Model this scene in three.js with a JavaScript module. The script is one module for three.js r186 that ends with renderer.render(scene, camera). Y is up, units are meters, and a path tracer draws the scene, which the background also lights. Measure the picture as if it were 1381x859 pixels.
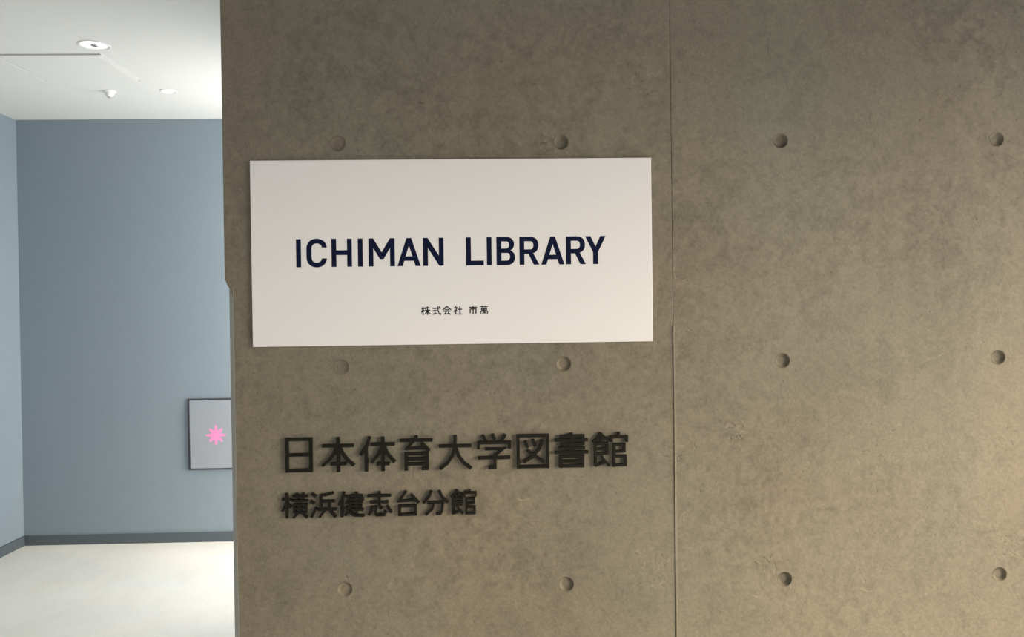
import * as THREE from 'three';
import { RectAreaLightUniformsLib } from 'three/addons/lights/RectAreaLightUniformsLib.js';
import { RoundedBoxGeometry } from 'three/addons/geometries/RoundedBoxGeometry.js';
import { mergeGeometries } from 'three/addons/utils/BufferGeometryUtils.js';

// ------------------------------------------------------------------ camera, sky, daylight, exposure
// World: y up, metres. The concrete wall's face is z = 0, its form joint is x = 0, the floor is y = 0.
RectAreaLightUniformsLib.init();
const scene = new THREE.Scene();
const renderer = new THREE.WebGLRenderer({ antialias: true });
renderer.toneMapping = THREE.LinearToneMapping;
renderer.toneMappingExposure = 1.0;
renderer.shadowMap.enabled = true;
const camera = new THREE.PerspectiveCamera(2 * Math.atan(429.5 / 1000) * 180 / Math.PI, 1381 / 859, 0.05, 100);
camera.position.set(-0.369, 1.393, 1.503);
camera.rotation.set(-0.0095, -0.0267, -0.0131, 'YXZ');
scene.add(camera);
scene.background = new THREE.Color().setRGB(0.85, 0.93, 1.0);          // bright, lightly clouded sky outside the windows
scene.backgroundIntensity = 0.6;

const HALL = { x0: -3.255, x1: 1.8, z0: 0, z1: 4.2 };                // the space the viewer stands in
const CORR = { x1: -0.93, z0: -3.107, z1: -0.25, top: 2.6 };            // the corridor behind the concrete wall
function daylight(name, color, intensity, w, h, pos, target) {         // daylight coming in through a window, as wide and high as its glass
  const l = new THREE.RectAreaLight(color, intensity, w, h);
  l.name = name; l.position.set(...pos); l.lookAt(...target); scene.add(l);
  return l;
}
const WIN_HALL = { x: HALL.x1, y0: 0.1, y1: 2.07, z0: 0.2, z1: 2.35 };
const WIN_CORR = { x: CORR.x1, y0: 0.08, y1: 2.45, z0: -3.09, z1: -2.2 };
// hazy low sun, from the open side of the hall, slanting in under the head of the hall window
const sun = new THREE.DirectionalLight(new THREE.Color().setRGB(1.0, 0.835, 0.575), 10.6);
sun.name = 'sun'; sun.position.set(8 * 0.927 * 0.819, 1 + 8 * 0.375, 8 * 0.927 * 0.574); sun.target.position.set(0, 1, 0);
sun.castShadow = true; sun.shadow.radius = 84; sun.shadow.mapSize.set(2048, 2048);
Object.assign(sun.shadow.camera, { left: -6, right: 6, top: 6, bottom: -6, near: 0.5, far: 30 });
scene.add(sun, sun.target);
const FILL_WIN_BEHIND = { z: HALL.z1, x0: -2.6, x1: -0.4, y0: 0.6, y1: 2.3 };  // made-up window behind the viewer, added for neutral fill light
const middle = (w) => [(w.y0 + w.y1) / 2, (w.z0 + w.z1) / 2];
for (const [name, w, rgb, power] of [['hall_window_daylight', WIN_HALL, [1.0, 0.97, 0.92], 3.6], ['corridor_window_daylight', WIN_CORR, [1.0, 0.985, 0.945], 9.0]]) {
  const [y, z] = middle(w);
  daylight(name, new THREE.Color().setRGB(...rgb), power, w.z1 - w.z0 - 0.1, w.y1 - w.y0 - 0.1, [w.x - 0.03, y, z], [w.x - 1, y - 0.1, z]);
}
daylight('rear_fill_light', new THREE.Color().setRGB(1.0, 0.985, 0.96), 3.3, FILL_WIN_BEHIND.x1 - FILL_WIN_BEHIND.x0 - 0.1, FILL_WIN_BEHIND.y1 - FILL_WIN_BEHIND.y0 - 0.1,
  [(FILL_WIN_BEHIND.x0 + FILL_WIN_BEHIND.x1) / 2, (FILL_WIN_BEHIND.y0 + FILL_WIN_BEHIND.y1) / 2, HALL.z1 - 0.03], [(FILL_WIN_BEHIND.x0 + FILL_WIN_BEHIND.x1) / 2, (FILL_WIN_BEHIND.y0 + FILL_WIN_BEHIND.y1) / 2, -10]);  // fill light added to brighten the concrete wall from the front

// ------------------------------------------------------------------ helpers
let seed = 7;
const rnd = () => { seed = (seed + 0x6d2b79f5) | 0; let t = Math.imul(seed ^ (seed >>> 15), 1 | seed); t = (t + Math.imul(t ^ (t >>> 7), 61 | t)) ^ t; return ((t ^ (t >>> 14)) >>> 0) / 4294967296; };
const lattice = new Float32Array(65536).map(() => rnd() * 2 - 1);
// value noise that repeats every nx by ny cells
function noise(x, y, nx, ny, layer) {
  const xi = Math.floor(x), yi = Math.floor(y), fx = x - xi, fy = y - yi, u = fx * fx * (3 - 2 * fx), v = fy * fy * (3 - 2 * fy);
  const at = (a, b) => lattice[((((a % nx) + nx) % nx) * 1619 + (((b % ny) + ny) % ny) * 31337 + layer * 6971) & 65535];
  const a = at(xi, yi), b = at(xi + 1, yi), c = at(xi, yi + 1), d = at(xi + 1, yi + 1);
  return a + (b - a) * u + (c - a) * v + (a - b - c + d) * u * v;
}
const toSRGB = (c) => { c = Math.min(1, Math.max(0, c)); return 255 * (c <= 0.0031308 ? 12.92 * c : 1.055 * Math.pow(c, 1 / 2.4) - 0.055); };
function dataTexture(size, srgb, fill) {
  const d = new Uint8Array(size * size * 4), out = [0, 0, 0];
  for (let j = 0; j < size; j++) for (let i = 0; i < size; i++) {
    fill(i / size, j / size, out, i, j);
    const k = (j * size + i) * 4;
    for (let c = 0; c < 3; c++) d[k + c] = srgb ? toSRGB(out[c]) : Math.min(255, Math.max(0, out[c] * 255));
    d[k + 3] = 255;
  }
  const t = new THREE.DataTexture(d, size, size);
  t.wrapS = t.wrapT = THREE.RepeatWrapping; t.magFilter = THREE.LinearFilter; t.minFilter = THREE.LinearMipmapLinearFilter; t.generateMipmaps = true;
  if (srgb) t.colorSpace = THREE.SRGBColorSpace;
  t.needsUpdate = true;
  return t;
}
const used = new Map();
function numbered(name) { const n = used.get(name) ?? 0; used.set(name, n + 1); return n ? name + '_' + String(n).padStart(3, '0') : name; }
function mesh(name, geometry, material, parent = scene) {
  const m = new THREE.Mesh(geometry, material);
  m.name = parent === scene ? numbered(name) : name;
  m.castShadow = m.receiveShadow = true;
  parent.add(m);
  return m;
}
function thing(name, label, category, pos = [0, 0, 0], group) {
  const o = new THREE.Group();
  o.name = numbered(name); o.position.set(...pos); o.userData = { label, category };
  if (group) o.userData.group = group;
  scene.add(o);
  return o;
}
function structure(name, geometry, material, label) {
  const m = mesh(name, geometry, material);
  m.userData.kind = 'structure';
  if (label) m.userData.label = label;
  return m;
}
// a box between two corners, uv in metres
function box(x0, y0, z0, x1, y1, z1) {
  const g = new THREE.BoxGeometry(x1 - x0, y1 - y0, z1 - z0).translate((x0 + x1) / 2, (y0 + y1) / 2, (z0 + z1) / 2);
  const p = g.attributes.position, n = g.attributes.normal, uv = g.attributes.uv;
  for (let i = 0; i < p.count; i++) {
    const ax = Math.abs(n.getX(i)), ay = Math.abs(n.getY(i));
    if (ax > 0.5) uv.setXY(i, p.getZ(i), p.getY(i)); else if (ay > 0.5) uv.setXY(i, p.getX(i), p.getZ(i)); else uv.setXY(i, p.getX(i), p.getY(i));
  }
  return g;
}
const poly = (pts) => new THREE.Shape(pts.map(([x, y]) => new THREE.Vector2(x, y)));

// ------------------------------------------------------------------ materials
const TILE = 2.4;                                                       // metres covered by the concrete texture
const specks = [];
for (let k = 0; k < 900; k++) specks.push([rnd(), rnd(), 0.0006 + 0.0011 * rnd() * rnd(), rnd()]);
const scratches = [];
for (let k = 0; k < 46; k++) scratches.push([rnd(), rnd(), 0.004 + 0.02 * rnd(), (rnd() - 0.5) * 0.5 + (rnd() < 0.6 ? Math.PI / 2 : 0), rnd()]);
// rubbed and chipped spots seen on the wall: [x, y, reach, how many strokes]
for (const [x, y, reach, n] of [[-0.25, 1.735, 0.018, 16], [0.125, 1.14, 0.022, 20], [0.69, 1.12, 0.022, 20], [-0.045, 0.86, 0.045, 46], [0.7, 0.885, 0.03, 26], [-0.005, 1.105, 0.025, 18], [0.42, 1.1, 0.06, 24], [0.2, 0.84, 0.05, 20], [-0.06, 1.86, 0.03, 16], [-0.62, 0.79, 0.05, 16]])
  for (let k = 0; k < n; k++) scratches.push([(x + (rnd() - 0.5) * 2 * reach + 0.95) / 2.4, (y + (rnd() - 0.5) * 2 * reach) / 2.4 + 0.1, 0.0015 + 0.004 * rnd(), rnd() * 3.14, rnd()]);
scratches.push([(0.675 + 0.004 + 0.95) / 2.4, 1.355 / 2.4 + 0.1, 0.011, Math.PI / 2, 0.1]);
const SIZE = 2048, marks = new Float32Array(SIZE * SIZE), pits = new Float32Array(SIZE * SIZE);
for (const [cx, cy, r, t] of specks) {
  const R = Math.ceil(r * SIZE) + 1, X = Math.floor(cx * SIZE), Y = Math.floor(cy * SIZE);
  for (let j = -R; j <= R; j++) for (let i = -R; i <= R; i++) {
    const q = Math.hypot(i, j) / (r * SIZE); if (q > 1) continue;
    const k = ((Y + j + SIZE) % SIZE) * SIZE + (X + i + SIZE) % SIZE, w = (1 - q) * (1 + q);
    marks[k] += (t < 0.7 ? -0.2 : 0.22) * w; if (t < 0.45) pits[k] -= 0.6 * w;
  }
}
for (const [cx, cy, len, a, t] of scratches) {
  const n = Math.ceil(len * SIZE * 2);
  for (let s = 0; s < n; s++) {
    const u = s / n, wob = Math.min(1.4, len * SIZE * 0.06) * Math.sin(u * 7 + t * 20), X = Math.floor(cx * SIZE + Math.cos(a) * u * len * SIZE - Math.sin(a) * wob), Y = Math.floor(cy * SIZE + Math.sin(a) * u * len * SIZE + Math.cos(a) * wob);
    const k = ((Y + SIZE) % SIZE) * SIZE + (X + SIZE) % SIZE;
    marks[k] = t < 0.6 ? 0.3 : -0.28; pits[k] = t < 0.6 ? 0.1 : -0.25; marks[(k + 1) % marks.length] = marks[(k + SIZE) % marks.length] = marks[k] * 0.7;
  }
}
const fine = new Float32Array(SIZE * SIZE);
const concreteMap = dataTexture(SIZE, true, (u, v, out, i, j) => {
  // warp the coordinates a little so that the blotches have ragged outlines
  const wx = u + 0.012 * noise(u * 24, v * 24, 24, 24, 1) + 0.004 * noise(u * 90, v * 90, 90, 90, 2), wy = v + 0.012 * noise(u * 24, v * 24, 24, 24, 3) + 0.004 * noise(u * 90, v * 90, 90, 90, 4);
  const broad = noise(wx * 6, wy * 7, 6, 7, 5) + 0.6 * noise(wx * 13, wy * 11, 13, 11, 6);
  const blot = noise(wx * 34, wy * 30, 34, 30, 7) + 0.6 * noise(wx * 70, wy * 60, 70, 60, 8);
  const m = noise(wx * 150, wy * 140, 150, 140, 9) + 0.8 * noise(u * 310, v * 290, 310, 290, 10);
  const f = noise(u * 640, v * 640, 640, 640, 11) + 0.7 * noise(u * 1200, v * 1200, 1200, 1200, 12);
  const gate = 0.5 + 0.5 * noise(wx * 9, wy * 8, 9, 8, 13);             // mottling comes in patches
  const streak = noise(u * 120, v * 5, 120, 5, 14) * Math.max(0, noise(u * 7, v * 4, 7, 4, 15));
  const hue = noise(wx * 8, wy * 6, 8, 6, 16) + 0.5 * noise(wx * 19, wy * 21, 19, 21, 17);
  const dark = Math.max(0, blot * 0.6 + m * 0.5 - 0.45) * gate;
  fine[j * SIZE + i] = 0.5 * f + 0.5 * m;
  const k = 1 + 0.075 * broad + 0.06 * blot + (0.05 + 0.1 * gate) * m + 0.1 * f + 0.06 * streak - 0.42 * dark + marks[j * SIZE + i] * (0.5 + gate);
  out[0] = 0.148 * k * (1 + 0.035 * hue); out[1] = 0.1305 * k * (1 - 0.012 * hue); out[2] = 0.0975 * k * (1 - 0.03 * hue);
});
const concreteBump = dataTexture(SIZE, false, (u, v, out, i, j) => { out[0] = out[1] = out[2] = 0.6 + 0.13 * fine[j * SIZE + i] + pits[j * SIZE + i] + 0.06 * noise(u * 40, v * 40, 40, 40, 20); });
for (const t of [concreteMap, concreteBump]) { t.repeat.set(1 / TILE, 1 / TILE); t.offset.set(0.95 / TILE, 0.1); }
const concrete = new THREE.MeshStandardMaterial({ map: concreteMap, bumpMap: concreteBump, bumpScale: 0.0014, roughness: 0.78 });
const mortar = new THREE.MeshStandardMaterial({ map: concreteMap, bumpMap: concreteBump, bumpScale: 0.001, roughness: 0.85, color: new THREE.Color().setRGB(0.93, 0.93, 0.93) });

const paintedLitEdge = new THREE.MeshStandardMaterial({ color: new THREE.Color().setRGB(0.36, 0.36, 0.33), bumpMap: concreteBump, bumpScale: 0.001, roughness: 0.8 });  // concrete colour lightened, standing in for corridor light on the chamfer
const paintTex = (r, g, b, amount) => { const t = dataTexture(512, true, (u, v, out) => {
  const k = 1 + amount * (0.6 * noise(u * 5, v * 5, 5, 5, 31) + 0.5 * noise(u * 60, v * 60, 60, 60, 32) + 0.5 * noise(u * 220, v * 220, 220, 220, 33)); out[0] = r * k; out[1] = g * k; out[2] = b * k; });
  t.repeat.set(0.5, 0.5); return t; };
const bluePaint = new THREE.MeshStandardMaterial({ map: paintTex(0.245, 0.3, 0.345, 0.02), roughness: 0.7 });
const whitePaint = new THREE.MeshStandardMaterial({ map: paintTex(0.74, 0.74, 0.72, 0.012), roughness: 0.85 });
const hallPaint = new THREE.MeshStandardMaterial({ map: paintTex(0.5, 0.48, 0.44, 0.02), roughness: 0.85 });
const rawCeiling = new THREE.MeshStandardMaterial({ map: paintTex(0.22, 0.21, 0.195, 0.05), roughness: 0.9 });
const floorTex = dataTexture(1024, true, (u, v, out) => {
  const k = 1 + 0.03 * (noise(u * 9, v * 7, 9, 7, 41) + 0.7 * noise(u * 30, v * 26, 30, 26, 42)) + 0.02 * noise(u * 160, v * 160, 160, 160, 43) + 0.02 * noise(u * 400, v * 400, 400, 400, 44);
  const h = noise(u * 8, v * 10, 8, 10, 45);
  out[0] = 0.81 * k * (1 + 0.012 * h); out[1] = 0.78 * k; out[2] = 0.72 * k * (1 - 0.02 * h); });
floorTex.repeat.set(0.5, 0.5);
const floorMat = new THREE.MeshStandardMaterial({ map: floorTex, roughness: 0.55 });
const skirting = new THREE.MeshStandardMaterial({ color: new THREE.Color().setRGB(0.09, 0.11, 0.125), roughness: 0.6 });
const whiteTrim = new THREE.MeshStandardMaterial({ color: new THREE.Color().setRGB(0.82, 0.82, 0.81), roughness: 0.45 });
const aluminium = new THREE.MeshStandardMaterial({ color: new THREE.Color().setRGB(0.6, 0.61, 0.62), roughness: 0.4, metalness: 0.8 });
const glass = new THREE.MeshPhysicalMaterial({ color: 0xffffff, transmission: 1, thickness: 0, roughness: 0.02, ior: 1.5 });
const glow = new THREE.MeshStandardMaterial({ color: 0xffffff, roughness: 0.4, emissive: new THREE.Color().setRGB(1, 0.99, 0.96), emissiveIntensity: 1.5 });

// ------------------------------------------------------------------ the setting
const H = CORR.top;
structure('floor', box(HALL.x0 - 0.2, -0.2, CORR.z0 - 0.2, HALL.x1 + 0.2, 0, HALL.z1 + 0.2), floorMat, 'pale mottled vinyl floor');
// ceiling: one slab with openings for the hatch and the round fittings
const HATCH = { x0: -2.641, x1: -2.148, z0: -2.36, z1: -1.951 };
const LAMP_A = [-2.12, -1.852], LAMP_B = [-2.091, -2.54], DETECTOR = [-2.402, -2.535];
{
  const s = poly([[HALL.x0 - 0.2, CORR.z0 - 0.2], [HALL.x1 + 0.2, CORR.z0 - 0.2], [HALL.x1 + 0.2, -0.12], [HALL.x0 - 0.2, -0.12]].map(([x, z]) => [x, -z]));
  s.holes.push(new THREE.Path([[HATCH.x0, HATCH.z0], [HATCH.x1, HATCH.z0], [HATCH.x1, HATCH.z1], [HATCH.x0, HATCH.z1]].map(([x, z]) => new THREE.Vector2(x, -z))));
  for (const [[x, z], r] of [[LAMP_A, 0.054], [LAMP_B, 0.033]]) { const h = new THREE.Path(); h.absarc(x, -z, r, 0, Math.PI * 2, true); s.holes.push(h); }
  const g = new THREE.ExtrudeGeometry(s, { depth: 0.1, bevelEnabled: false, curveSegments: 40 }).rotateX(-Math.PI / 2).translate(0, H, 0);
  structure('ceiling', g, whitePaint, 'white painted ceiling');
  structure('ceiling_hall', box(HALL.x0 - 0.2, H, -0.12, HALL.x1 + 0.2, H + 0.1, HALL.z1 + 0.2), rawCeiling);
  structure('roof', box(HALL.x0 - 0.2, H + 0.16, CORR.z0 - 0.2, HALL.x1 + 0.2, H + 0.3, HALL.z1 + 0.2), whitePaint);
  structure('trim_1', mergeGeometries([box(HALL.x0 - 0.2, H + 0.1, CORR.z0 - 0.2, HALL.x1 + 0.2, H + 0.16, CORR.z0 - 0.1), box(HALL.x0 - 0.2, H + 0.1, HALL.z1 + 0.1, HALL.x1 + 0.2, H + 0.16, HALL.z1 + 0.2),
    box(HALL.x0 - 0.2, H + 0.1, CORR.z0 - 0.1, HALL.x0 - 0.1, H + 0.16, HALL.z1 + 0.1), box(HALL.x1 + 0.1, H + 0.1, CORR.z0 - 0.1, HALL.x1 + 0.2, H + 0.16, HALL.z1 + 0.1)]), whitePaint);
}
structure('wall_left', box(HALL.x0 - 0.2, 0, CORR.z0 - 0.2, HALL.x0, H, HALL.z1 + 0.2), bluePaint, 'light blue painted wall of the corridor');
structure('wall_back', box(HALL.x0, 0, CORR.z0 - 0.2, CORR.x1 + 0.2, H, CORR.z0), bluePaint, 'blue-grey painted end wall of the corridor');
{
  const w = FILL_WIN_BEHIND, z = HALL.z1, a = HALL.x0, b = HALL.x1 + 0.2, m = (w.x0 + w.x1) / 2;
  structure('wall_behind', mergeGeometries([box(a, 0, z, b, w.y0, z + 0.2), box(a, w.y1, z, b, H, z + 0.2), box(a, w.y0, z, w.x0, w.y1, z + 0.2), box(w.x1, w.y0, z, b, w.y1, z + 0.2)]), hallPaint);
  const f = structure('added_window_3', mergeGeometries([box(w.x0, w.y0, z + 0.06, w.x1, w.y0 + 0.05, z + 0.12), box(w.x0, w.y1 - 0.05, z + 0.06, w.x1, w.y1, z + 0.12), box(w.x0, w.y0 + 0.05, z + 0.06, w.x0 + 0.05, w.y1 - 0.05, z + 0.12), box(w.x1 - 0.05, w.y0 + 0.05, z + 0.06, w.x1, w.y1 - 0.05, z + 0.12), box(m - 0.025, w.y0 + 0.05, z + 0.06, m + 0.025, w.y1 - 0.05, z + 0.12)]), aluminium);  // frame of the unseen window added for the fill light
  for (const [p, q] of [[w.x0 + 0.05, m - 0.025], [m + 0.025, w.x1 - 0.05]]) mesh('pane', new THREE.PlaneGeometry(q - p, w.y1 - w.y0 - 0.1).translate((p + q) / 2, (w.y0 + w.y1) / 2, z + 0.09), glass, f);
}
structure('baseboard_back', box(HALL.x0 + 0.012, 0, CORR.z0, CORR.x1, 0.058, CORR.z0 + 0.012), skirting, 'dark grey skirting along the end wall');
structure('baseboard_left', box(HALL.x0, 0, CORR.z0, HALL.x0 + 0.012, 0.058, HALL.z1), skirting, 'dark skirting along the side wall');

// a wall in a plane of constant x with one window in it: wall, frame and panes
function windowWall(wallName, winName, w, z0, z1, thick, material) {
  const { x, y0, y1 } = w;
  structure(wallName, mergeGeometries([box(x, 0, z0, x + thick, y0, z1), box(x, y1, z0, x + thick, H, z1), box(x, y0, z0, x + thick, y1, w.z0), box(x, y0, w.z1, x + thick, y1, z1)]), material);
  const f = structure(winName, mergeGeometries([box(x + 0.06, y0, w.z0, x + 0.12, y0 + 0.05, w.z1), box(x + 0.06, y1 - 0.05, w.z0, x + 0.12, y1, w.z1), box(x + 0.06, y0 + 0.05, w.z0, x + 0.12, y1 - 0.05, w.z0 + 0.05), box(x + 0.06, y0 + 0.05, w.z1 - 0.05, x + 0.12, y1 - 0.05, w.z1),
    box(x + 0.06, y0 + 0.05, (w.z0 + w.z1) / 2 - 0.025, x + 0.12, y1 - 0.05, (w.z0 + w.z1) / 2 + 0.025)]), aluminium);
  for (const [a, b] of [[w.z0 + 0.05, (w.z0 + w.z1) / 2 - 0.025], [(w.z0 + w.z1) / 2 + 0.025, w.z1 - 0.05]]) {
    const g = new THREE.PlaneGeometry(b - a, y1 - y0 - 0.1).rotateY(-Math.PI / 2).translate(x + 0.09, (y0 + y1) / 2, (a + b) / 2);
    mesh('pane', g, glass, f);
  }
}
windowWall('wall_corridor', 'window_1', WIN_CORR, CORR.z0, CORR.z1, 0.2, bluePaint);
windowWall('wall_right', 'window_2', WIN_HALL, -0.25, HALL.z1, 0.2, hallPaint);

// ------------------------------------------------------------------ the concrete wall: core, cast panels with tie holes, chamfered corner
const core = structure('wall_concrete', box(-0.9, 0, -0.25, HALL.x1, H, -0.03), concrete, 'bare cast concrete wall with round tie holes');
structure('wall_sun_block', box(HALL.x1 + 0.2, 0, -0.25, 4.6, H, 0), concrete);  // unseen wall added to keep the sun out of the corridor window
const ROWS = [0.385, 0.835, 1.285, 1.735, 2.185];
const DEPTH = { '0:3': 0.003, '0:2': 0.0022, '0:1': 0.004, '1:3': 0.008, '1:2': 0.0065, '1:1': 0.007 };
const EDGE = 1.455;                                                     // height at which the corner's chamfer starts
[[-0.905, 0], [0, 0.9], [0.9, 1.8]].forEach(([a, b], p) => {
  const gap = 0.0002, x0 = a + (p ? gap : 0), x1 = b - gap;
  const s = p ? poly([[x0, 0], [x1, 0], [x1, H], [x0, H]]) : poly([[-0.888, 0], [x1, 0], [x1, H], [x0, H], [x0, EDGE + 0.012], [x0 + 0.004, EDGE], [-0.893, EDGE - 0.012], [-0.888, EDGE - 0.03]]);
  const holes = [];
  for (const [r, y] of ROWS.entries()) for (const x of p ? [a + 0.225, a + 0.675] : [-0.675, -0.225]) if (x < b - 0.05) {
    const h = new THREE.Path(); h.absarc(x, y, 0.0146, 0, Math.PI * 2, true); s.holes.push(h);
    const c = Math.round((x + 0.675) / 0.45);
    holes.push([x, y, DEPTH[c + ':' + r] ?? 0.0068 + 0.0022 * rnd()]);
  }
  const g = new THREE.ExtrudeGeometry(s, { depth: 0.0278, bevelEnabled: true, bevelSize: 0.0011, bevelThickness: 0.0011, bevelOffset: -0.0011, bevelSegments: 2, curveSegments: 28 }).translate(0, 0, -0.03);
  const panel = mesh('panel', g, concrete, core);
  for (const [x, y, d] of holes) {
    const prof = [[0, -d], [0.0075, -d - 0.0003], [0.0103, -d + 0.0003], [0.0124, -d * 0.5], [0.0144, -0.0009]].map(([r, z]) => new THREE.Vector2(r, z));
    const lg = new THREE.LatheGeometry(prof, 36).rotateX(Math.PI / 2);
    const q = lg.attributes.position, uv = lg.attributes.uv;
    for (let i = 0; i < q.count; i++) uv.setXY(i, q.getX(i) + x + 0.31, q.getY(i) + y + 0.17);
    const plug = mesh('tie_hole', lg, mortar, panel);
    plug.position.set(x, y, 0);
  }
});
{
  // grout that bled through the form joint stands as a thin ridge along its lower part
  const g = new THREE.ExtrudeGeometry(poly([[-0.0007, -0.002], [0.0042, -0.0015], [0.0042, 0], [0.0006, 0.0008], [-0.0003, 0.0008]]), { depth: 1.36, bevelEnabled: false, steps: 1 });
  g.rotateX(Math.PI / 2).translate(0, 1.36, 0);                          // section y -> z, length runs up from the floor
  const P = g.attributes.position; for (let i = 0; i < P.count; i++) g.attributes.uv.setXY(i, P.getX(i) + 0.4, P.getY(i));
  mesh('joint_ridge', g, concrete, core);
}
{
  // the chamfer runs up the corner and dies into the square edge above
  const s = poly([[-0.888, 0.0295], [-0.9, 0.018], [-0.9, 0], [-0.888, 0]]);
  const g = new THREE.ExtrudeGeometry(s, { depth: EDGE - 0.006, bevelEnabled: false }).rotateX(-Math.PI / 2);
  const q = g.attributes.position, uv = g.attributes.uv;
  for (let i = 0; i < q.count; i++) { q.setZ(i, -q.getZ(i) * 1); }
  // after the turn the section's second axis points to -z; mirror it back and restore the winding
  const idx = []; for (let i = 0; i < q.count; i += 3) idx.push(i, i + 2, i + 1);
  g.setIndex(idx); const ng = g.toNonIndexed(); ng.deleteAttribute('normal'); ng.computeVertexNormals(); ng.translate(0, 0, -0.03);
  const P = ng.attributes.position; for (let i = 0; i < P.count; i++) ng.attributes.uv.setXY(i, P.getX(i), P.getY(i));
  mesh('corner_chamfer', ng, paintedLitEdge, core).userData.label = 'chamfered arris coloured pale for corridor light';
}

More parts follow.
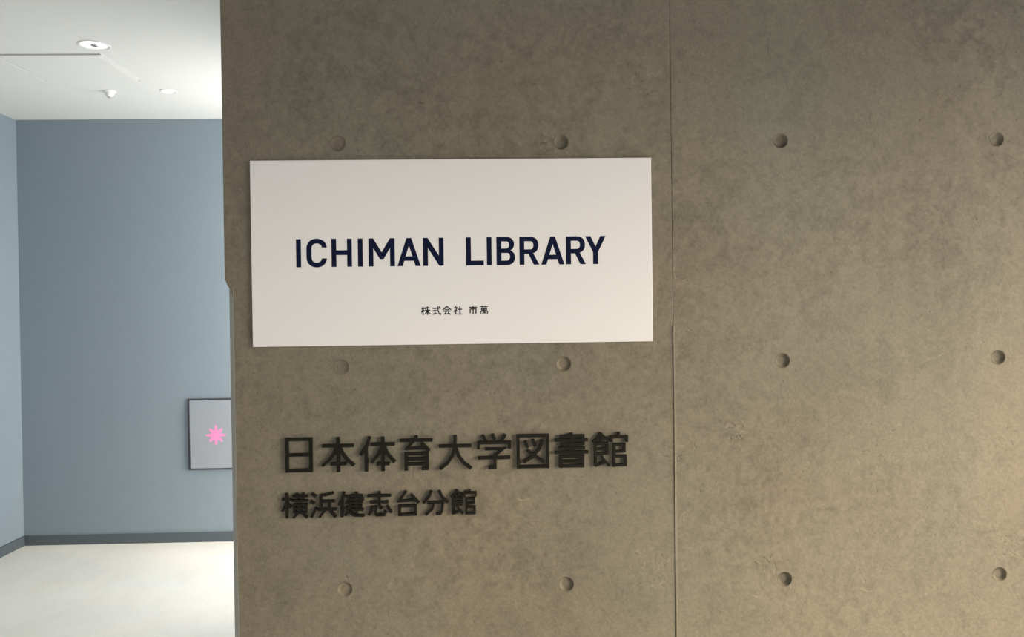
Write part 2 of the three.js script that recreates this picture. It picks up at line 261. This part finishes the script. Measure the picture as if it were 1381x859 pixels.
// ------------------------------------------------------------------ lettering
// strokes: [x, y, x, y, ...] in a 100 x 100 square, y down
const KANJI = {
  sun: [[18, 3, 18, 96], [18, 7, 82, 7, 82, 96], [18, 49, 82, 49], [18, 91, 82, 91]],
  origin: [[8, 26, 92, 26], [50, 3, 50, 97], [47, 27, 39, 46, 26, 64, 7, 80], [53, 27, 61, 46, 74, 64, 93, 80], [29, 75, 71, 75]],
  body: [[30, 3, 22, 26, 4, 52], [20, 32, 20, 97], [33, 24, 97, 24], [65, 4, 65, 97], [62, 28, 52, 52, 34, 73], [68, 28, 78, 52, 97, 73], [48, 77, 82, 77]],
  raise: [[50, 2, 50, 14], [6, 15, 94, 15], [42, 17, 25, 37, 80, 35], [64, 23, 85, 45], [22, 50, 22, 97], [18, 51, 79, 51, 79, 92, 64, 92], [22, 65, 79, 65], [22, 79, 79, 79]],
  large: [[6, 32, 94, 32], [50, 3, 49, 34, 42, 58, 28, 79, 8, 94], [50, 33, 59, 60, 73, 79, 93, 94]],
  study: [[19, 4, 28, 20], [46, 2, 52, 18], [81, 3, 71, 20], [8, 42, 8, 25, 92, 25, 92, 42], [25, 42, 75, 42, 52, 60], [52, 56, 52, 92, 34, 92], [6, 66, 94, 66]],
  plan: [[10, 4, 10, 97], [10, 8, 90, 8, 90, 97], [10, 92, 90, 92], [29, 22, 36, 41], [50, 18, 56, 37], [76, 20, 68, 43, 50, 64, 24, 80], [34, 47, 56, 63, 79, 80]],
  write: [[18, 11, 82, 11, 82, 35], [5, 22, 95, 22], [18, 33, 82, 33], [13, 44, 87, 44], [4, 55, 96, 55], [50, 2, 50, 56], [20, 63, 20, 97], [20, 66, 80, 66, 80, 97], [20, 79, 80, 79], [20, 92, 80, 92]],
  hall: [[26, 3, 16, 18, 3, 30], [24, 5, 34, 15, 47, 25], [25, 17, 25, 30], [10, 30, 10, 94], [10, 33, 42, 33, 42, 62], [10, 47, 42, 47], [10, 60, 42, 60], [8, 93, 34, 84], [24, 62, 32, 76, 47, 94], [74, 2, 74, 15], [54, 30, 54, 15, 96, 15, 96, 30], [61, 32, 61, 97], [61, 36, 89, 36, 89, 58], [61, 55, 89, 55], [61, 68, 92, 68, 92, 96], [61, 92, 92, 92]],
  side: [[3, 27, 39, 27], [21, 3, 21, 97], [21, 30, 14, 52, 3, 71], [22, 40, 37, 58], [43, 16, 98, 16], [58, 4, 58, 32], [82, 4, 82, 32], [40, 32, 99, 32], [70, 32, 70, 78], [48, 43, 48, 80], [48, 46, 92, 46, 92, 80], [48, 61, 92, 61], [48, 77, 92, 77], [61, 80, 44, 97], [79, 80, 97, 97]],
  beach: [[8, 6, 24, 18], [3, 34, 18, 45], [6, 96, 15, 80, 24, 60], [90, 5, 64, 12, 42, 14], [42, 10, 42, 66], [42, 36, 93, 36], [74, 36, 74, 66], [30, 67, 99, 67], [56, 71, 36, 97], [76, 71, 97, 97]],
  health: [[24, 3, 16, 28, 3, 52], [15, 34, 15, 97], [28, 19, 45, 19, 33, 44, 47, 44, 42, 64, 28, 92], [29, 58, 42, 78, 62, 91, 98, 93], [52, 18, 88, 18, 88, 46], [46, 31, 98, 31], [52, 44, 88, 44], [52, 57, 91, 57], [48, 70, 96, 70], [70, 4, 70, 84]],
  will: [[6, 19, 94, 19], [50, 3, 50, 43], [16, 43, 84, 43], [10, 92, 18, 77, 21, 58], [35, 57, 35, 86, 40, 92, 67, 92, 72, 78], [48, 53, 59, 70], [78, 57, 95, 84]],
  platform: [[46, 4, 19, 41, 80, 38], [64, 17, 92, 49], [20, 56, 20, 97], [20, 60, 80, 60, 80, 97], [20, 92, 80, 92]],
  part: [[36, 4, 26, 28, 4, 50], [64, 4, 74, 28, 96, 50], [20, 48, 78, 48, 73, 84, 67, 92, 52, 92], [45, 48, 38, 73, 13, 95]],
  stock: [[3, 27, 39, 27], [21, 3, 21, 97], [21, 30, 14, 52, 3, 71], [22, 40, 37, 58], [55, 6, 51, 20, 43, 33], [49, 20, 94, 20], [41, 46, 98, 46], [70, 4, 70, 97], [68, 48, 58, 70, 41, 87], [72, 48, 82, 70, 98, 87]],
  style: [[4, 26, 96, 26], [14, 50, 52, 50], [33, 50, 33, 86], [8, 91, 54, 80], [64, 4, 68, 50, 80, 84, 92, 94, 96, 76], [76, 6, 90, 17]],
  meet: [[50, 3, 30, 26, 4, 44], [50, 3, 70, 26, 96, 44], [28, 42, 72, 42], [12, 59, 88, 59], [44, 60, 26, 89, 78, 86], [63, 70, 85, 98]],
  shrine: [[24, 4, 28, 17], [6, 22, 43, 22, 28, 46, 4, 67], [26, 46, 26, 97], [30, 50, 45, 63], [48, 39, 96, 39], [72, 6, 72, 92], [44, 92, 98, 92]],
  market: [[50, 3, 50, 20], [6, 20, 94, 20], [18, 36, 18, 85], [18, 39, 82, 39, 82, 81, 68, 82], [50, 20, 50, 97]],
  myriad: [[6, 12, 94, 12], [32, 3, 32, 22], [68, 3, 68, 22], [22, 26, 22, 57], [22, 29, 78, 29, 78, 57], [22, 41, 78, 41], [22, 54, 78, 54], [50, 29, 50, 84], [12, 63, 12, 97], [12, 66, 88, 66, 88, 93, 76, 94], [30, 84, 64, 82], [61, 73, 72, 90]],
};
// one stroke as a flat-ended ribbon with mitred corners, extruded along z from 0 to depth
function strokeGeometry(flat, width, depth) {
  const p = []; for (let i = 0; i < flat.length; i += 2) p.push(new THREE.Vector2(flat[i], flat[i + 1]));
  const L = [], R = [], n = p.length;
  for (let i = 0; i < n; i++) {
    const a = i ? p[i].clone().sub(p[i - 1]).normalize() : null, b = i < n - 1 ? p[i + 1].clone().sub(p[i]).normalize() : null;
    const na = a && new THREE.Vector2(-a.y, a.x), nb = b && new THREE.Vector2(-b.y, b.x);
    let m = na && nb ? na.clone().add(nb).normalize() : (na ?? nb).clone();
    const k = na && nb ? Math.min(2.2, 1 / Math.max(0.3, m.dot(na))) : 1;
    m.multiplyScalar(k * width / 2);
    L.push(p[i].clone().add(m)); R.push(p[i].clone().sub(m));
  }
  const pos = [], tri = (...v) => { for (const [q, z] of v) pos.push(q.x, q.y, z); }, quad = (a, b, c, d) => { tri(a, b, c); tri(a, c, d); };
  for (let i = 0; i < n - 1; i++) {
    quad([R[i], depth], [R[i + 1], depth], [L[i + 1], depth], [L[i], depth]);
    quad([L[i], 0], [L[i + 1], 0], [R[i + 1], 0], [R[i], 0]);
    quad([L[i], depth], [L[i + 1], depth], [L[i + 1], 0], [L[i], 0]);
    quad([R[i], 0], [R[i + 1], 0], [R[i + 1], depth], [R[i], depth]);
  }
  quad([R[0], depth], [L[0], depth], [L[0], 0], [R[0], 0]);
  quad([L[n - 1], depth], [R[n - 1], depth], [R[n - 1], 0], [L[n - 1], 0]);
  const g = new THREE.BufferGeometry();
  g.setAttribute('position', new THREE.Float32BufferAttribute(pos, 3));
  g.computeVertexNormals();
  return g;
}
function kanjiGeometry(key, em, weight, depth) {
  const list = KANJI[key].map((s, i) => strokeGeometry(s.map((v, k) => (k % 2 ? (50 - v) : (v - 50)) * em / 100), weight * em / 100 * (KANJI[key].length > 10 ? 0.86 : 1), depth - i * 0.00002));
  return mergeGeometries(list);
}
const darkMetal = new THREE.MeshPhysicalMaterial({ color: new THREE.Color().setRGB(0.009, 0.0085, 0.007), roughness: 0.75, specularIntensity: 0.22 });
const UP = 1.285;
const UPPER = [['sun', 'box-shaped raised black character that opens the long upper line on the concrete'], ['origin', 'raised black tree-like character between the box-shaped and the first two-part one'],
  ['body', 'raised black two-part character, third of the long upper line'], ['raise', 'raised black stacked character, fourth of the long upper line, before the cross-and-legs one'],
  ['large', 'raised black character of one bar and two sweeping legs in the upper line'], ['study', 'raised black character with three ticks over a roof, sixth of the upper line'],
  ['plan', 'raised black square framed character holding a slanting cross, seventh of the upper line'], ['write', 'raised black character of many level bars, second to last of the upper line'], ['hall', 'dense raised black character that closes the long upper line']];
const LOWER = [['side', 'small dense raised black character that opens the short lower line'], ['beach', 'small raised black character with three drops, second of the lower line'], ['health', 'small dense raised black character, third of the lower line'],
  ['will', 'small raised black character with dots below two bars, fourth of the lower line'], ['platform', 'small raised black character with a box at its foot in the lower line'], ['part', 'small open raised black character, sixth of the lower line'], ['hall', 'small dense raised black character that closes the short lower line']];
const placeLine = (line, x0, yc, em, weight, group) => line.forEach(([key, label], i) => {
  const m = mesh('wall_character', kanjiGeometry(key, em * 0.95, weight, 0.0065), darkMetal);
  m.position.set(x0 + (i + 0.5) * em, UP + yc, -0.0004);
  m.userData = { label, category: 'character', group };
});
placeLine(UPPER, -0.8005, -0.1755, 0.0785, 8.6, 'upper line of wall lettering');
placeLine(LOWER, -0.7995, -0.2765, 0.0565, 9.8, 'lower line of wall lettering');

// ------------------------------------------------------------------ the white sign board
{
  const w = 0.806, h = 0.3725, t = 0.006, cx = -0.446, cy = UP + 0.2298;
  const sign = thing('sign_board', 'white rectangular library name board with navy lettering on the concrete wall', 'sign', [cx, cy, 0]);
  const acrylic = new THREE.MeshPhysicalMaterial({ map: paintTex(0.635, 0.628, 0.645, 0.006), roughness: 0.42, clearcoat: 0.15, clearcoatRoughness: 0.35 });
  mesh('board', new RoundedBoxGeometry(w, h, t, 3, 0.0012).translate(0, 0, t / 2), acrylic, sign);
  const navy = new THREE.MeshPhysicalMaterial({ color: new THREE.Color().setRGB(0.005, 0.008, 0.03), roughness: 0.8, specularIntensity: 0.15 });
  const ink = new THREE.MeshPhysicalMaterial({ color: new THREE.Color().setRGB(0.02, 0.02, 0.028), roughness: 0.8, specularIntensity: 0.2 });
  const V = (x, y) => new THREE.Vector2(x, 100 - y);
  const outline = (cmds, C = THREE.Shape) => { const s = new C(); for (const c of cmds) { if (c.length === 6) s.bezierCurveTo(c[0], 100 - c[1], c[2], 100 - c[3], c[4], 100 - c[5]); else if (s.curves.length === 0 && !s.started) { s.started = true; s.moveTo(c[0], 100 - c[1]); } else s.lineTo(c[0], 100 - c[1]); } s.closePath(); return s; };
  const LETTERS = {
    I: { w: 17, o: [[0, 0], [17, 0], [17, 100], [0, 100]] },
    C: { w: 72, o: [[72, 31], [54, 31], [54, 22, 46, 16, 36.5, 16], [25, 16, 18, 23, 18, 35], [18, 65], [18, 77, 25, 84, 36.5, 84], [46, 84, 54, 78, 54, 69], [72, 69], [71, 88, 56, 101, 36.5, 101], [15, 101, 0, 87, 0, 65], [0, 35], [0, 13, 15, -1, 36.5, -1], [56, -1, 71, 12, 72, 31]] },
    H: { w: 72, o: [[0, 0], [17, 0], [17, 41], [55, 41], [55, 0], [72, 0], [72, 100], [55, 100], [55, 58], [17, 58], [17, 100], [0, 100]] },
    M: { w: 93, o: [[0, 100], [0, 0], [17, 0], [46.5, 50], [76, 0], [93, 0], [93, 100], [76, 100], [76, 35], [53, 74], [40, 74], [17, 35], [17, 100]] },
    A: { w: 83, o: [[0, 100], [33, 0], [50, 0], [83, 100], [64.5, 100], [58.5, 81], [24.5, 81], [18.5, 100]], h: [[[29.5, 65], [53.5, 65], [41.5, 27]]] },
    N: { w: 73, o: [[0, 100], [0, 0], [16, 0], [56, 64], [56, 0], [73, 0], [73, 100], [57, 100], [17, 36], [17, 100]] },
    L: { w: 63, o: [[0, 0], [17.5, 0], [17.5, 83], [63, 83], [63, 100], [0, 100]] },
    B: { w: 66, o: [[0, 0], [36, 0], [54, 0, 63, 12, 63, 26], [63, 36, 58, 44, 50, 48], [60, 52, 66, 61, 66, 72], [66, 88, 56, 100, 38, 100], [0, 100]],
      h: [[[17.5, 16], [35, 16], [42, 16, 45, 21, 45, 28.5], [45, 36, 42, 41, 35, 41], [17.5, 41]], [[17.5, 57], [37, 57], [45, 57, 48, 63, 48, 70], [48, 78, 44, 84, 37, 84], [17.5, 84]]] },
    R: { w: 71, o: [[0, 0], [38, 0], [58, 0, 68, 12, 68, 31], [68, 46, 60, 55, 49, 59], [71, 100], [51, 100], [32, 61], [17.5, 61], [17.5, 100], [0, 100]], h: [[[17.5, 16], [37, 16], [46, 16, 50, 23, 50, 31], [50, 39, 46, 45, 37, 45], [17.5, 45]]] },
    Y: { w: 74, o: [[0, 0], [19.5, 0], [37, 37], [54.5, 0], [74, 0], [46, 57], [46, 100], [28, 100], [28, 57]] },
  };
  // where each letter begins, in pixels of the photograph along the line of capitals
  const START = [['I', 400.6], ['C', 414.3], ['H', 447.6], ['I', 482.8], ['M', 497], ['A', 535.4], ['N', 570], ['L', 627.6], ['I', 655.6], ['B', 668.6], ['R', 699.6], ['A', 728.9], ['R', 762.6], ['Y', 788.6]];
  const perPx = 0.624 / 417, cap = 0.0565;
  const made = {};
  for (const [ch, px] of START) {
    const d = LETTERS[ch];
    made[ch] ??= (() => { const s = outline(d.o); for (const h of d.h ?? []) s.holes.push(outline(h, THREE.Path)); return new THREE.ExtrudeGeometry(s, { depth: 1, bevelEnabled: false, curveSegments: 10 }).scale(cap / 100, cap / 100, 0.0004); })();
    mesh('letter', made[ch], navy, sign).position.set(-0.7605 + (px - 400) * perPx - cx, UP + 0.2018 - cy, t - 0.0001);
  }
  const em = 0.0183;
  [['stock', 569 + 5.6], ['style', 583.3 + 5.6], ['meet', 597.4 + 5.6], ['shrine', 612 + 5.6], ['market', 632.3 + 5.6], ['myriad', 647 + 5.6]].forEach(([key, px]) =>
    mesh('small_character', kanjiGeometry(key, em, 12.5, 0.0004), ink, sign).position.set(-0.511 + (px - 569) * 0.134 / 89 - cx, UP + 0.1118 - cy, t - 0.0001));
}

// ------------------------------------------------------------------ the cabinet on the corridor's end wall
{
  const w = 0.353, h = 0.44, x0 = -2.249, y0 = 0.443;
  const cab = thing('wall_cabinet', 'grey wall cabinet with a pink emblem on the blue-grey corridor wall', 'cabinet', [x0 + w / 2, y0, CORR.z0]);
  const grey = new THREE.MeshStandardMaterial({ color: new THREE.Color().setRGB(0.32, 0.345, 0.39), roughness: 0.5 });
  const seal = new THREE.MeshStandardMaterial({ color: new THREE.Color().setRGB(0.07, 0.075, 0.085), roughness: 0.6 });
  mesh('frame', new RoundedBoxGeometry(w, h, 0.006, 2, 0.001).translate(0, h / 2, 0.003), seal, cab);
  const door = mesh('door', new RoundedBoxGeometry(w - 0.034, h - 0.024, 0.014, 3, 0.002).translate(0, h / 2, 0.013), grey, cab);
  const pink = new THREE.MeshStandardMaterial({ color: new THREE.Color().setRGB(0.86, 0.28, 0.56), roughness: 0.5 });
  const s = new THREE.Shape();
  for (let k = 0; k <= 160; k++) { const a = k / 160 * Math.PI * 2, r = 0.044 + 0.015 * Math.cos(8 * a) * (1 + 0.2 * Math.cos(4 * a)); s[k ? 'lineTo' : 'moveTo'](r * Math.cos(a), r * Math.sin(a)); }
  mesh('emblem', new THREE.ExtrudeGeometry(s, { depth: 0.0008, bevelEnabled: false }).translate(0, 0.215, 0.0198), pink, door).userData.label = 'pink flower-shaped emblem';
}

// ------------------------------------------------------------------ ceiling fittings in the corridor
{
  const { x0, x1, z0, z1 } = HATCH, t = 0.006;
  const hatch = thing('ceiling_hatch', 'white square access hatch set into the corridor ceiling', 'hatch', [(x0 + x1) / 2, H, (z0 + z1) / 2]);
  const w = x1 - x0, d = z1 - z0;
  mesh('panel', new THREE.ExtrudeGeometry(poly([[-w / 2 + t, 0.012], [-w / 2 + t, 0], [-w / 2 + 0.03, -0.002], [w / 2 - 0.03, -0.002], [w / 2 - t, 0], [w / 2 - t, 0.012]]), { depth: d - t - 0.024, bevelEnabled: false }).translate(0, 0, -d / 2 + t), whitePaint, hatch);
  mesh('frame', mergeGeometries([box(-w / 2, -0.001, -d / 2, w / 2, 0.03, -d / 2 + 0.004), box(-w / 2, -0.001, d / 2 - 0.004, w / 2, 0.03, d / 2), box(-w / 2, -0.001, -d / 2 + 0.004, -w / 2 + 0.004, 0.03, d / 2 - 0.004), box(w / 2 - 0.004, -0.001, -d / 2 + 0.004, w / 2, 0.03, d / 2 - 0.004),
    box(-w / 2, 0.03, -d / 2, w / 2, 0.034, d / 2)]), whiteTrim, hatch);
}
function downlight(label, [x, z], r, capR, power) {
  const o = thing('downlight', label, 'ceiling lamp', [x, H, z]);
  const lathe = (pts) => new THREE.LatheGeometry(pts.map(([a, b]) => new THREE.Vector2(a, b)), 48);
  mesh('trim_ring', lathe([[r * 0.78, 0.02], [r * 0.79, 0.002], [r * 0.84, -0.003], [r * 0.97, -0.003], [r, 0.0]]), whiteTrim, o);
  mesh('diffuser', lathe([[0, 0.004], [r * 0.5, 0.0045], [r * 0.79, 0.006]]), glow, o);
  mesh('housing', lathe([[r * 0.78, 0.02], [r * 0.78, 0.06], [0, 0.06]]), whiteTrim, o);
  if (capR) mesh('centre_cap', lathe([[capR, 0.004], [capR, -0.002], [capR * 0.8, -0.0045], [0, -0.005]]), aluminium, o);
  const l = new THREE.RectAreaLight(new THREE.Color().setRGB(1, 0.98, 0.94), power, r * 1.3, r * 1.3);
  l.position.set(0, -0.008, 0); l.rotation.x = -Math.PI / 2; l.name = 'downlight_light'; o.add(l);
}
downlight('wide round white ceiling lamp with grey centre, beside the hatch', LAMP_A, 0.067, 0.016, 1.5);
downlight('small flat round white ceiling lamp further from the hatch', LAMP_B, 0.042, 0, 1.5);
{
  const k = 0.74, o = thing('smoke_detector', 'small white cone-shaped detector hanging from the corridor ceiling', 'detector', [DETECTOR[0], H, DETECTOR[1]]);
  const lathe = (pts) => new THREE.LatheGeometry(pts.map(([a, b]) => new THREE.Vector2(a * k, b * k)), 40);
  mesh('base', lathe([[0, -0.009], [0.038, -0.009], [0.041, -0.007], [0.042, 0]].reverse()), whiteTrim, o);
  mesh('sensor_head', lathe([[0.033, -0.008], [0.03, -0.022], [0.022, -0.034], [0.016, -0.04], [0, -0.041]]), whiteTrim, o);
  mesh('sensor_cap', lathe([[0.013, -0.039], [0.011, -0.046], [0, -0.047]]), aluminium, o);
}

renderer.render(scene, camera);
